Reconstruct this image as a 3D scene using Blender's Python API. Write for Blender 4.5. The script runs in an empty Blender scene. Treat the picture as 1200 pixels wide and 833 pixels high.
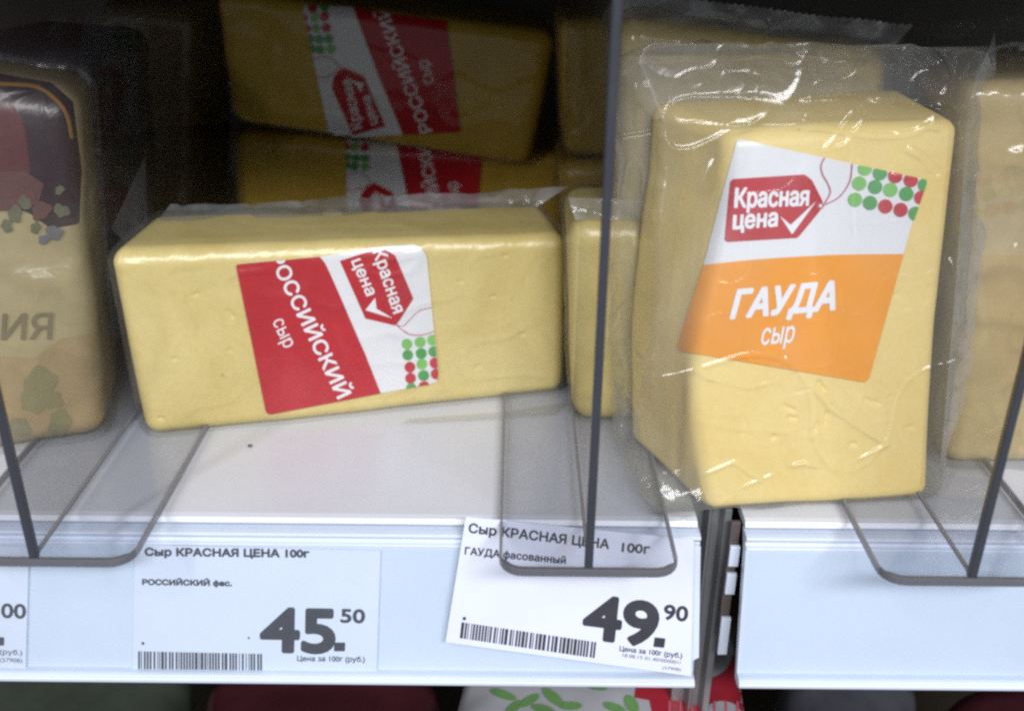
import bpy, math, random
import numpy as np
from mathutils import Vector, noise
from mathutils.bvhtree import BVHTree

SC = bpy.context.scene
COL = SC.collection
random.seed(7)

# ------------------------------------------------------------------ camera
PITCH = math.radians(25.5); ROLL = math.radians(0.55); FPX = 1185.0
CAM = Vector((0.0, -0.271, 0.188))
fwd = Vector((0, math.cos(PITCH), -math.sin(PITCH)))
rgt0 = Vector((1, 0, 0)); up0 = rgt0.cross(fwd)
rgt = rgt0*math.cos(ROLL) + up0*math.sin(ROLL)
upv = up0*math.cos(ROLL) - rgt0*math.sin(ROLL)
cam_d = bpy.data.cameras.new('camera'); cam = bpy.data.objects.new('camera', cam_d); COL.objects.link(cam)
from mathutils import Matrix
M = Matrix((rgt, upv, -fwd)).transposed().to_4x4(); M.translation = CAM
cam.matrix_world = M
cam_d.sensor_width = 36; cam_d.lens = 36*FPX/1200; cam_d.clip_start = 0.01; cam_d.clip_end = 50
cam_d.dof.use_dof = True; cam_d.dof.focus_distance = 0.335; cam_d.dof.aperture_fstop = 9.0
SC.camera = cam

# ------------------------------------------------------------------ world and lamps
world = bpy.data.worlds.new('World'); SC.world = world; world.use_nodes = True
bg = world.node_tree.nodes['Background']
bg.inputs[0].default_value = (0.84, 0.90, 1.0, 1); bg.inputs[1].default_value = 0.34

def lamp(name, loc, target, sx, sy, power, col):
    d = bpy.data.lights.new(name, 'AREA'); d.shape = 'RECTANGLE'; d.size = sx; d.size_y = sy
    d.energy = power; d.color = col
    o = bpy.data.objects.new(name, d); COL.objects.link(o); o.location = loc
    o.rotation_euler = (Vector(target)-Vector(loc)).to_track_quat('-Z', 'Y').to_euler()
    return o
lamp('ceiling_tube_light', (0.42, -1.36, 1.06), (0.05, 0, 0), 1.1, 0.22, 33, (0.95, 0.96, 1.0))
lamp('left_fill_light', (-0.95, -1.35, 1.15), (0, 0, 0), 0.12, 1.1, 15, (0.95, 0.96, 1.0))  # added fill lamp, brightens the left side of the gouda

SC.view_settings.view_transform = 'Standard'; SC.view_settings.look = 'None'
SC.view_settings.exposure = 0; SC.view_settings.gamma = 1
SC.cycles.max_bounces = 14; SC.cycles.transparent_max_bounces = 32
SC.cycles.transmission_bounces = 8
SC.cycles.caustics_reflective = False; SC.cycles.caustics_refractive = False
SC.cycles.filter_width = 2.6
SC.cycles.sample_clamp_direct = 5.0
SC.cycles.use_denoising = False
SC.cycles.sample_clamp_indirect = 4.0

# ------------------------------------------------------------------ pixel rays
def ray(px, py):
    return (fwd + rgt*((px-600)/FPX) - upv*((py-416.5)/FPX)).normalized()
def on_plane(px, py, p, n):
    d = ray(px, py); n = Vector(n)
    return CAM + d*((Vector(p)-CAM).dot(n)/d.dot(n))
def on_z(px, py, z=0.0): return on_plane(px, py, (0, 0, z), (0, 0, 1))
def on_y(px, py, y): return on_plane(px, py, (0, y, 0), (0, 1, 0))

# ------------------------------------------------------------------ objects
ORG = {}
def thing(name, label, cat, loc=(0, 0, 0), group=None):
    o = bpy.data.objects.new(name, None); COL.objects.link(o); o.location = loc
    o.empty_display_size = 0.02
    o['label'] = label; o['category'] = cat
    if group: o['group'] = group
    ORG[o.name] = Vector(loc)
    return o
def mesh(name, verts, faces, mat, parent=None, smooth=False, label=None, cat=None, group=None, kind=None, mats=None, fmat=None):
    me = bpy.data.meshes.new(name)
    org = ORG[parent.name] if parent else Vector((0, 0, 0))
    v = np.asarray([tuple(p) for p in verts], dtype=float).reshape(-1, 3) - np.array(org)
    me.from_pydata(v.tolist(), [], [tuple(int(i) for i in f) for f in faces])
    for m in ([mat] if mats is None else mats): me.materials.append(m)
    if fmat is not None: me.polygons.foreach_set('material_index', fmat)
    if smooth: me.polygons.foreach_set('use_smooth', [True]*len(me.polygons))
    me.update()
    o = bpy.data.objects.new(name, me); COL.objects.link(o)
    if parent: o.parent = parent; ORG[o.name] = org
    if label: o['label'] = label
    if cat: o['category'] = cat
    if group: o['group'] = group
    if kind: o['kind'] = kind
    return o

# ------------------------------------------------------------------ materials
def newmat(name):
    m = bpy.data.materials.new(name); m.use_nodes = True
    return m, m.node_tree.nodes, m.node_tree.links
def coord(n, l, scale=(1, 1, 1)):
    t = n.new('ShaderNodeTexCoord'); mp = n.new('ShaderNodeMapping')
    mp.inputs['Scale'].default_value = scale; l.new(t.outputs['Object'], mp.inputs['Vector'])
    return mp.outputs['Vector']
def noise_n(n, l, vec, scale, detail=3, rough=.5, dist=0):
    t = n.new('ShaderNodeTexNoise'); t.inputs['Scale'].default_value = scale
    t.inputs['Detail'].default_value = detail; t.inputs['Roughness'].default_value = rough
    t.inputs['Distortion'].default_value = dist; l.new(vec, t.inputs['Vector']); return t.outputs['Fac']
def ramp(n, l, fac, stops):
    r = n.new('ShaderNodeValToRGB'); e = r.color_ramp.elements
    while len(e) < len(stops): e.new(0.5)
    for k, (p, c) in enumerate(stops):
        e[k].position = p; e[k].color = (*c, 1) if len(c) == 3 else c
    l.new(fac, r.inputs[0]); return r.outputs[0]
def bump(n, l, h, strength, dist):
    b = n.new('ShaderNodeBump'); b.inputs['Strength'].default_value = strength
    b.inputs['Distance'].default_value = dist; l.new(h, b.inputs['Height']); return b.outputs[0]

def paint(name, col, rough=.45, var=.06, scale=60, spec=.5, coat=0, bstr=.15, metal=0):
    m, n, l = newmat(name); p = n['Principled BSDF']; v = coord(n, l)
    f = noise_n(n, l, v, scale, 5, .6)
    lo = tuple(c*(1-var) for c in col); hi = tuple(min(1, c*(1+var)) for c in col)
    l.new(ramp(n, l, f, [(.3, lo), (.7, hi)]), p.inputs['Base Color'])
    p.inputs['Roughness'].default_value = rough; p.inputs['Specular IOR Level'].default_value = spec
    p.inputs['Coat Weight'].default_value = coat; p.inputs['Coat Roughness'].default_value = .15
    p.inputs['Metallic'].default_value = metal
    l.new(bump(n, l, noise_n(n, l, v, scale*6, 3), bstr, .0004), p.inputs['Normal'])
    return m

def cheese(name, a, b, rough=.42, sss=.12):
    m, n, l = newmat(name); p = n['Principled BSDF']; v = coord(n, l)
    f1 = noise_n(n, l, v, 28, 6, .65, .6); f2 = noise_n(n, l, v, 420, 4, .7)
    mx = n.new('ShaderNodeMath'); mx.operation = 'MULTIPLY_ADD'; mx.inputs[1].default_value = .35
    l.new(f2, mx.inputs[0]); l.new(f1, mx.inputs[2])
    c = ramp(n, l, mx.outputs[0], [(.45, a), (.68, tuple((x+y)/2 for x, y in zip(a, b))), (.95, b)])
    # tiny pits of the curd
    vo = n.new('ShaderNodeTexVoronoi'); vo.inputs['Scale'].default_value = 130; vo.inputs['Randomness'].default_value = 1
    l.new(v, vo.inputs['Vector'])
    pit = ramp(n, l, vo.outputs['Distance'], [(.04, (0, 0, 0)), (.10, (1, 1, 1))])
    sp = noise_n(n, l, v, 35, 2); spm = ramp(n, l, sp, [(.60, (1, 1, 1)), (.66, (0, 0, 0))])
    mm = n.new('ShaderNodeMath'); mm.operation = 'MAXIMUM'; l.new(pit, mm.inputs[0]); l.new(spm, mm.inputs[1])
    mix = n.new('ShaderNodeMixRGB'); mix.blend_type = 'MULTIPLY'; mix.inputs[0].default_value = .45
    l.new(c, mix.inputs[1]); l.new(mm.outputs[0], mix.inputs[2])
    l.new(mix.outputs[0], p.inputs['Base Color'])
    p.inputs['Roughness'].default_value = rough; p.inputs['Specular IOR Level'].default_value = .28
    p.inputs['Subsurface Weight'].default_value = sss
    p.inputs['Subsurface Radius'].default_value = (.006, .004, .0015); p.inputs['Subsurface Scale'].default_value = .6
    h = n.new('ShaderNodeMath'); h.operation = 'MULTIPLY_ADD'; h.inputs[1].default_value = .5
    l.new(f2, h.inputs[0]); l.new(mm.outputs[0], h.inputs[2])
    l.new(bump(n, l, h.outputs[0], .35, .0006), p.inputs['Normal'])
    return m

def film(name, haze=.06, bscale=55, bstr=.6, rough=.08, gloss=1.0, cap=.4, tint=(.97, .97, .96), hazecol=(.9, .93, .95), fold=1.0):
    """thin clear plastic film: sheer, glossy by Fresnel, slightly milky, with creases in its relief"""
    m, n, l = newmat(name); n.remove(n['Principled BSDF']); out = n['Material Output']
    v = coord(n, l)
    f = noise_n(n, l, v, bscale, 4, .55, 1.2)
    # creases: ridged noise
    r = noise_n(n, l, v, bscale*.55, 2, .5, .8)
    s1 = n.new('ShaderNodeMath'); s1.operation = 'SUBTRACT'; s1.inputs[1].default_value = .5; l.new(r, s1.inputs[0])
    s2 = n.new('ShaderNodeMath'); s2.operation = 'ABSOLUTE'; l.new(s1.outputs[0], s2.inputs[0])
    rg = ramp(n, l, s2.outputs[0], [(0, (1, 1, 1)), (.035, (.25, .25, .25)), (.12, (0, 0, 0))])
    ad = n.new('ShaderNodeMath'); ad.operation = 'MULTIPLY_ADD'; ad.inputs[1].default_value = .28*fold
    l.new(rg, ad.inputs[0]); l.new(f, ad.inputs[2])
    bn = bump(n, l, ad.outputs[0], bstr, .004)
    tr = n.new('ShaderNodeBsdfTransparent'); tr.inputs[0].default_value = (*tint, 1)
    gl = n.new('ShaderNodeBsdfGlossy'); gl.inputs['Roughness'].default_value = rough; l.new(bn, gl.inputs['Normal'])
    fr = n.new('ShaderNodeFresnel'); fr.inputs['IOR'].default_value = 1.5
    fm = n.new('ShaderNodeMath'); fm.operation = 'MULTIPLY'; fm.inputs[1].default_value = gloss; fm.use_clamp = True
    l.new(fr.outputs[0], fm.inputs[0])
    cp_ = n.new('ShaderNodeMath'); cp_.operation = 'MINIMUM'; cp_.inputs[1].default_value = cap; l.new(fm.outputs[0], cp_.inputs[0]); fm = cp_
    df = n.new('ShaderNodeBsdfDiffuse'); df.inputs[0].default_value = (*hazecol, 1); l.new(bn, df.inputs['Normal'])
    tl = n.new('ShaderNodeBsdfTranslucent'); tl.inputs[0].default_value = (*hazecol, 1)
    md = n.new('ShaderNodeMixShader'); md.inputs[0].default_value = .4
    l.new(df.outputs[0], md.inputs[1]); l.new(tl.outputs[0], md.inputs[2])
    hz = n.new('ShaderNodeMath'); hz.operation = 'MULTIPLY_ADD'; hz.inputs[1].default_value = haze*2.2; hz.inputs[2].default_value = haze
    hr = ramp(n, l, noise_n(n, l, v, bscale*.4, 4, .6, .5), [(.45, (0, 0, 0)), (.75, (1, 1, 1))])
    l.new(hr, hz.inputs[0])
    m1 = n.new('ShaderNodeMixShader'); l.new(hz.outputs[0], m1.inputs[0]); l.new(tr.outputs[0], m1.inputs[1]); l.new(md.outputs[0], m1.inputs[2])
    m2 = n.new('ShaderNodeMixShader'); l.new(fm.outputs[0], m2.inputs[0]); l.new(m1.outputs[0], m2.inputs[1]); l.new(gl.outputs[0], m2.inputs[2])
    l.new(m2.outputs[0], out.inputs[0])
    return m

MC_RUS = cheese('cheese_pale_yellow', (.63, .49, .165), (.79, .65, .275))
MC_RUSD = cheese('cheese_shaded_yellow', (.50, .31, .03), (.64, .44, .07))  # same cheese darkened: shadow of the rear loaves put into the colour
MC_GOU = cheese('cheese_cream_yellow', (.80, .585, .18), (.90, .73, .31))
M_TIGHT = film('shrink_film', .025, 60, .20, .30, 1.1, .20, fold=.5)
M_TIGHTD = film('shrink_film_shaded', .004, 60, .10, .12, .6, .06, fold=.5)  # shrink film with haze and sheen cut to keep shadowed things dark
M_BAG = film('loose_bag_film', .06, 30, .16, .10, 1.7, .34, tint=(.97, .97, .97))
M_BAGF = film('folded_bag_film', .11, 20, .16, .12, 1.6, .30, tint=(.95, .95, .94))
M_TUCK = film('clear_film_tuck', .012, 50, .3, .09, 2.0, .35)
MC_SHADE_TAN = cheese('cheese_shaded_tan', (.46, .34, .14), (.60, .47, .22))  # shade on the block beyond the right divider, put into its colour
M_FLAP = film('film_seam', .20, 60, .25, .12, 1.6, .35, tint=(.95, .95, .95))
M_FIN = film('smoky_divider_plastic', .02, 3, .02, .04, .8, .07, tint=(.84, .835, .82), hazecol=(.70, .68, .64), fold=0)
M_PLATE = film('clear_plate_plastic', .05, 3, .02, .06, .8, .08, tint=(.81, .82, .85), hazecol=(.6, .62, .66), fold=0)
M_COVER = film('price_rail_cover', .05, 8, .15, .10, .9, .15, tint=(.93, .965, .985), hazecol=(.85, .92, 1), fold=0)
M_EDGE = paint('divider_edge_plastic', (.04, .042, .052), .3, .1)
M_EDGEL = paint('divider_edge_plastic_light', (.12, .12, .135), .3, .1)
M_EDGES = paint('divider_edge_plastic_side', (.22, .22, .24), .3, .1)
M_WHITE = paint('white_enamel', (.67, .69, .745), .35, .03, 25)
M_RAIL = paint('white_rail_plastic', (.63, .69, .80), .35, .03, 25)
M_PAPER = paint('tag_paper', (.69, .72, .83), .6, .02, 40)
M_LABEL = paint('sticker_white', (.80, .80, .82), .35, .02, 40, coat=.3)
M_RED = paint('sticker_red', (.48, .006, .014), .45, .08, 60, .3, coat=0)
M_ORANGE = paint('sticker_orange', (.86, .32, .0), .45, .05, 60, .3, coat=0)
M_GRN = paint('print_green', (.07, .33, .07), .4, .1)
M_LGRN = paint('print_light_green', (.20, .52, .11), .4, .1)
M_DOTR = paint('print_dot_red', (.52, .02, .035), .4, .1)
M_PWHITE = paint('print_white', (.84, .84, .86), .4, .02)
M_INK = paint('print_ink', (.035, .035, .045), .6, .2)
M_PINK = paint('print_thin_red', (.50, .10, .14), .4, .1)
M_DARK = paint('dark_painted_steel', (.045, .035, .024), .6, .3, 12)
M_STEEL = paint('grey_upright_steel', (.22, .22, .225), .38, .1, 30, metal=.3)
M_HOLE = paint('bracket_brown', (.10, .075, .07), .5, .2, 30)

# ------------------------------------------------------------------ numpy value noise
_P = np.random.RandomState(3).rand(64, 64, 64)
def vnoise(p, scale, seed=0):
    q = p*scale + np.array([13.7*seed+5, 7.3*seed+9, 3.1*seed+2])
    i = np.floor(q).astype(int); f = q-i; f = f*f*(3-2*f); r = 0
    for dx in (0, 1):
        for dy in (0, 1):
            for dz in (0, 1):
                w = (f[:, 0] if dx else 1-f[:, 0])*(f[:, 1] if dy else 1-f[:, 1])*(f[:, 2] if dz else 1-f[:, 2])
                r = r + w*_P[(i[:, 0]+dx) % 64, (i[:, 1]+dy) % 64, (i[:, 2]+dz) % 64]
    return r*2-1
def ridge(p, scale, seed=0, sharp=.18):
    return np.clip(1-np.abs(vnoise(p, scale, seed))/sharp, 0, 1)

# ------------------------------------------------------------------ rounded blocks
def axis_pts(h, r, n):
    k = max(3, n//7); a = np.linspace(0, math.pi/2, k+1)
    lo = -h + r*(1-np.cos(a)); mid = np.linspace(-h+r, h-r, n)[1:-1]
    return np.concatenate([lo, mid, -lo[::-1]])
def block(corners, r, n=(40, 30, 40), disp=None):
    """corners: 8 points, index = x + 2*y + 4*z ; returns verts, faces of a rounded block filling them"""
    c = np.array([tuple(p) for p in corners], float)
    L = np.array([np.mean([np.linalg.norm(c[i | (1 << a)]-c[i]) for i in range(8) if not i & (1 << a)]) for a in range(3)])
    H = L/2; ax = [axis_pts(H[a], r, n[a]) for a in range(3)]
    V = []; F = []; off = 0
    for a in range(3):
        b, d = (a+1) % 3, (a+2) % 3
        for s in (-1, 1):
            gb, gd = np.meshgrid(ax[b], ax[d], indexing='ij')
            p = np.zeros(gb.shape+(3,)); p[..., a] = s*H[a]; p[..., b] = gb; p[..., d] = gd
            nb, nd = gb.shape
            idx = np.arange(nb*nd).reshape(nb, nd)+off
            q = np.stack([idx[:-1, :-1], idx[1:, :-1], idx[1:, 1:], idx[:-1, 1:]], -1).reshape(-1, 4)
            if s < 0: q = q[:, ::-1]
            V.append(p.reshape(-1, 3)); F.append(q); off += nb*nd
    V = np.concatenate(V); F = np.concatenate(F)
    inner = np.clip(V, -(H-r), H-r); dv = V-inner; ln = np.linalg.norm(dv, axis=1, keepdims=True)
    nrm = dv/np.maximum(ln, 1e-9)
    P = inner + nrm*r
    # weld doubles
    key = np.round(P*2e6).astype(np.int64)
    _, first, inv = np.unique(key, axis=0, return_index=True, return_inverse=True)
    inv = inv.reshape(-1); P = P[first]; nrm = nrm[first]; F = inv[F]
    F = [tuple(dict.fromkeys(f)) for f in F.tolist()]; F = [f for f in F if len(f) > 2]
    u = (P/H+1)/2
    if disp is not None: P, u = disp(P, u, nrm, H)
    w = np.zeros((len(P), 3))
    for i in range(8):
        k = 1
        for a in range(3): k = k*(u[:, a] if i >> a & 1 else 1-u[:, a])
        w += k[:, None]*c[i]
    return w, F
def normals(V, F):
    N = np.zeros_like(V)
    for k in (3, 4):
        f = np.array([x for x in F if len(x) == k])
        if len(f) == 0: continue
        nn = np.cross(V[f[:, 1]]-V[f[:, 0]], V[f[:, -1]]-V[f[:, 0]])
        for j in range(k): np.add.at(N, f[:, j], nn)
    return N/np.maximum(np.linalg.norm(N, axis=1, keepdims=True), 1e-12)
def puff(V, F, amt, seed=0, lumps=((30, .0006),), ridges=()):
    N = normals(V, F); d = np.full(len(V), float(amt))
    for i, (s, a) in enumerate(lumps): d += a*vnoise(V, s, seed+i)
    for i, (s, a) in enumerate(ridges): d += a*ridge(V, s, seed+10+i)
    return V + N*d[:, None]
def front_corners(bl, br, tl, tr, depth_vec, top_depth=None):
    d = Vector(depth_vec); dt = Vector(top_depth) if top_depth else d
    return [bl, br, bl+d, br+d, tl, tr, tl+dt, tr+dt]

# ------------------------------------------------------------------ flat print draped on surfaces
def winding_sdf(pts, polys):
    """signed distance (positive inside, non-zero winding) of points to closed contours"""
    w = np.zeros(len(pts)); d2 = np.full(len(pts), 1e18)
    for c in polys:
        a = np.asarray(c, float); b = np.roll(a, -1, 0)
        for (x0, y0), (x1, y1) in zip(a, b):
            ex, ey = x1-x0, y1-y0; L = ex*ex+ey*ey
            if L < 1e-12: continue
            px, py = pts[:, 0]-x0, pts[:, 1]-y0
            t = np.clip((px*ex+py*ey)/L, 0, 1)
            d2 = np.minimum(d2, (px-t*ex)**2+(py-t*ey)**2)
            side = ex*py-ey*px
            up = (y0 <= pts[:, 1]) & (y1 > pts[:, 1]) & (side > 0)
            dn = (y0 > pts[:, 1]) & (y1 <= pts[:, 1]) & (side < 0)
            w += up; w -= dn
    return np.where(w != 0, 1, -1)*np.sqrt(d2)
def gridfill(polys, step, grow=0.0, clip=None):
    allp = np.concatenate([np.asarray(c, float) for c in polys])
    x0, y0 = allp.min(0)-step*2-grow; x1, y1 = allp.max(0)+step*2+grow
    nx = int((x1-x0)/step)+2; ny = int((y1-y0)/step)+2
    gx = x0+np.arange(nx)*step; gy = y0+np.arange(ny)*step
    X, Y = np.meshgrid(gx, gy, indexing='ij'); P = np.stack([X.ravel(), Y.ravel()], 1)
    S = winding_sdf(P, polys)+grow
    if clip is not None: S = np.minimum(S, winding_sdf(P, [clip]))
    S = S.reshape(nx, ny); V = []; F = []; vid = {}
    def vert(key, p):
        if key not in vid: vid[key] = len(V); V.append(p)
        return vid[key]
    ins = S > 0
    any_ = ins[:-1, :-1] | ins[1:, :-1] | ins[1:, 1:] | ins[:-1, 1:]
    for i, j in zip(*np.nonzero(any_)):
        cs = ((i, j), (i+1, j), (i+1, j+1), (i, j+1)); poly = []
        for k in range(4):
            a, b = cs[k], cs[(k+1) % 4]; sa, sb = S[a], S[b]
            if sa > 0: poly.append(vert((a,), (gx[a[0]], gy[a[1]])))
            if (sa > 0) != (sb > 0):
                t = sa/(sa-sb); key = (min(a, b), max(a, b))
                poly.append(vert(key, (gx[a[0]]+(gx[b[0]]-gx[a[0]])*t, gy[a[1]]+(gy[b[1]]-gy[a[1]])*t)))
        if len(poly) > 2: F.append(poly)
    return V, F
_TXT = {}
def text_outline(body):
    if body in _TXT: return _TXT[body]
    c = bpy.data.curves.new('lettering_source', 'FONT'); c.body = body
    o = bpy.data.objects.new('lettering_source', c); COL.objects.link(o)
    bpy.context.view_layer.update()
    cu = o.to_curve(bpy.context.evaluated_depsgraph_get())
    out = []
    for sp in cu.splines:
        pts = []; bp = sp.bezier_points; n = len(bp)
        for i in range(n):
            a, b = bp[i], bp[(i+1) % n]
            p0, p1, p2, p3 = a.co, a.handle_right, b.handle_left, b.co
            straight = abs((p3-p0).length-((p1-p0).length+(p2-p1).length+(p3-p2).length)) < 1e-4
            for t in ((0,) if straight else (0, .2, .4, .6, .8)):
                s = 1-t; q = p0*s**3+p1*3*s*s*t+p2*3*s*t*t+p3*t**3; pts.append((q.x, q.y))
        if len(pts) > 2: out.append(np.array(pts))
    o.to_curve_clear(); bpy.data.objects.remove(o); bpy.data.curves.remove(c)
    allp = np.concatenate(out); mn = allp.min(0); mx = allp.max(0)
    _TXT[body] = (out, mn, mx); return _TXT[body]
CAPH = 0.73
class Print:
    """art given in photo pixels, laid on a surface at its real place"""
    def __init__(s, V, F, parent, lift=.0002, T=None, clip=None):
        V = [Vector(v) for v in np.asarray(V).tolist()]
        s.bvh = BVHTree.FromPolygons(V, [tuple(f) for f in F]); s.parent = parent; s.lift = lift
        s.T = T or (lambda p: p); s.clip = clip
    def lay(s, name, V2, F2, mat, lay, parent=None):
        out = []; ok = []
        for p in V2:
            h, n, i, d = s.bvh.ray_cast(CAM, ray(*p))
            if h is None: out.append((0, 0, 0)); ok.append(False); continue
            if n.dot(CAM-h) < 0: n = -n
            out.append(h+n*(s.lift*lay)); ok.append(True)
        keep = []
        for f in F2:
            if not all(ok[i] for i in f): continue
            q = [out[i] for i in f]
            if max((q[k]-q[k-1]).length for k in range(len(q))) > .02: continue
            keep.append(f)
        used = sorted({i for f in keep for i in f}); mp = {u: k for k, u in enumerate(used)}
        if not used: return None
        return mesh(name, [out[u] for u in used], [[mp[i] for i in f] for f in keep], mat, parent or s.parent, smooth=True)
    def poly(s, name, polys, mat, lay=1, step=3, parent=None, noclip=False, grow=0):
        polys = [[s.T(p) for p in c] for c in polys]
        V, F = gridfill(polys, step, grow, None if noclip else s.clip)
        return s.lay(name, V, F, mat, lay, parent)
    def text(s, name, body, p0, p1, up, mat, lay=3, bold=0, step=.7, parent=None, gap=0, lean=0):
        """baseline p0 -> p1, up = vector of a capital's height"""
        o, mn, mx = text_outline(body)
        p0, p1 = np.array(p0, float), np.array(p1, float); up = np.array(up, float)
        W = mx[0]-mn[0]
        polys = [[s.T(tuple(p0+(p1-p0)*((x-mn[0])/W)+up*(y/CAPH)+(p1-p0)/np.linalg.norm(p1-p0)*lean*np.linalg.norm(up)*y)) for x, y in c] for c in o]
        V, F = gridfill(polys, step, bold, s.clip)
        return s.lay(name, V, F, mat, lay, parent)
    def line(s, name, pts, w, mat, lay=3, step=.7, parent=None, close=False):
        pts = [np.array(s.T(p), float) for p in pts]
        # smooth the polyline
        fine = []
        for i in range(len(pts)-1):
            a = pts[max(i-1, 0)]; b = pts[i]; c = pts[i+1]; d = pts[min(i+2, len(pts)-1)]
            for t in np.linspace(0, 1, 7)[:-1]:
                fine.append(.5*((2*b)+(-a+c)*t+(2*a-5*b+4*c-d)*t*t+(-a+3*b-3*c+d)*t**3))
        fine.append(pts[-1]); L = []; R = []
        for i, p in enumerate(fine):
            t = fine[min(i+1, len(fine)-1)]-fine[max(i-1, 0)]; t = t/max(np.linalg.norm(t), 1e-9)
            n = np.array([-t[1], t[0]])*w/2; L.append(p+n); R.append(p-n)
        V, F = gridfill([L+R[::-1]], step, 0, s.clip)
        return s.lay(name, V, F, mat, lay, parent)
def circ(x, y, r, ry=None, n=18): return [(x+r*math.cos(2*math.pi*k/n), y+(ry or r)*math.sin(2*math.pi*k/n)) for k in range(n)]
def bars(V, name, p0, p1, upv_, seq, mat, lay, parent):
    p0 = np.array(p0, float); p1 = np.array(p1, float); u = np.array(upv_, float); tot = sum(seq); x = 0; polys = []
    for k, w in enumerate(seq):
        if k % 2 == 0:
            a = p0+(p1-p0)*x/tot; b = p0+(p1-p0)*(x+w)/tot
            polys.append([tuple(a), tuple(b), tuple(b+u), tuple(a+u)])
        x += w
    Vv = []; F = []
    for c in polys:
        F.append(list(range(len(Vv), len(Vv)+4))); Vv += [V.T(q) for q in c]
    return V.lay(name, Vv, F, mat, lay, parent)

# generic helpers for plain solids
def prism(profile_yz, x0, x1, xn=1):
    """closed profile in (y,z), extruded along x"""
    n = len(profile_yz); V = []; F = []
    for k in range(xn+1):
        x = x0+(x1-x0)*k/xn
        V += [(x, y, z) for y, z in profile_yz]
    for k in range(xn):
        for i in range(n):
            j = (i+1) % n; F.append((k*n+i, k*n+j, (k+1)*n+j, (k+1)*n+i))
    F.append(tuple(range(n))[::-1]); F.append(tuple(range(xn*n, xn*n+n)))
    return V, F
def bevel(o, w, seg=2):
    m = o.modifiers.new('soft_edges', 'BEVEL'); m.width = w; m.segments = seg; m.limit_method = 'ANGLE'
    return o
def boxvf(x0, x1, y0, y1, z0, z1):
    return ([(x0, y0, z0), (x1, y0, z0), (x1, y1, z0), (x0, y1, z0), (x0, y0, z1), (x1, y0, z1), (x1, y1, z1), (x0, y1, z1)],
            [(3, 2, 1, 0), (4, 5, 6, 7), (0, 1, 5, 4), (1, 2, 6, 5), (2, 3, 7, 6), (3, 0, 4, 7)])
def box(name, b, mat, parent=None, w=0, **k):
    V, F = boxvf(*b); o = mesh(name, V, F, mat, parent, **k)
    if w: bevel(o, w)
    return o

# ================================================================== THE SHELF
GAPX0 = on_y(817, 700, -.006).x; GAPX1 = on_y(869, 700, -.006).x
def shelf(name, x0, x1, label):
    prof = [(0.42, 0), (.003, 0), (.001, -.0004), (0, -.0018), (.0001, -.0020), (.0008, -.0028), (.004, -.003), (.42, -.003)]
    V, F = prism(prof[::-1], x0, x1); return mesh(name, V, F, M_WHITE, kind='structure', smooth=False)
shelf('shelf_board', -.62, GAPX0-.001, ''); shelf('shelf_board', GAPX1+.0, .62, '')
box('back_panel', (-.66, .66, .425, .435, -.40, .42), M_DARK, kind='structure')
box('side_panel', (-.66, -.65, .0, .42, -.40, .42), M_DARK, kind='structure')
box('side_panel', (.65, .66, .0, .42, -.40, .42), M_DARK, kind='structure')
box('upper_shelf', (-.64, .64, -.095, .42, .232, .252), M_DARK, kind='structure')
box('lower_shelf', (-.64, .64, -.02, .42, -.245, -.235), M_DARK, kind='structure')

RT = (-.0028, -.0062); RB = (-.0122, -.0530)     # rail face, top and bottom (y,z)
rn = Vector((0, -(RT[1]-RB[1]), (RT[0]-RB[0]))).normalized()
if rn.y > 0: rn = -rn
def rail_point(px, py, lift=0.0):
    return on_plane(px, py, Vector((0, RT[0], RT[1]))+rn*lift, rn)
def price_rail(x0, x1, label):
    t = thing('price_rail', label, 'price rail', ((x0+x1)/2, 0, -.03), 'white price rails along the shelf edge')
    body = [(.004, -.0038), (-.0008, -.0037), (-.0026, -.0040), (-.0032, -.0046), (-.0028, -.0053), (RT[0]+.0008, RT[1]), (RT[0]+.0006, RT[1]-.0008), (RT[0]-.0012, RT[1]-.0011), (RT[0]-.0014, RT[1]-.0017),
            (RT[0]-.0006, RT[1]-.0020), (RB[0]+.0002, RB[1]+.0014), (RB[0]-.0030, RB[1]+.0012), (RB[0]-.0046, RB[1]+.0002), (RB[0]-.0044, RB[1]-.0012), (RB[0]-.0020, RB[1]-.0026), (RB[0]+.0022, RB[1]-.0024),
            (RT[0]+.0030, RT[1]-.004)]
    V, F = prism(body, x0, x1); F = [f[::-1] for f in F]
    bevel(mesh('rail_body', V, F, M_RAIL, t), .0004, 2)
    a = Vector((0, RT[0]-.0024, RT[1]-.0012)); b = Vector((0, RB[0]-.0024, RB[1]+.0016))
    V = [(x0, a.y, a.z), (x1, a.y, a.z), (x1, b.y, b.z), (x0, b.y, b.z)]
    mesh('clear_cover', V, [(0, 1, 2, 3)], M_COVER, t)
    return t
price_rail(-.62, GAPX0, 'long white price rail left of the gap, holding the cheese tags')
price_rail(GAPX1, .62, 'empty white price rail right of the gap, holding no tag')

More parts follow.
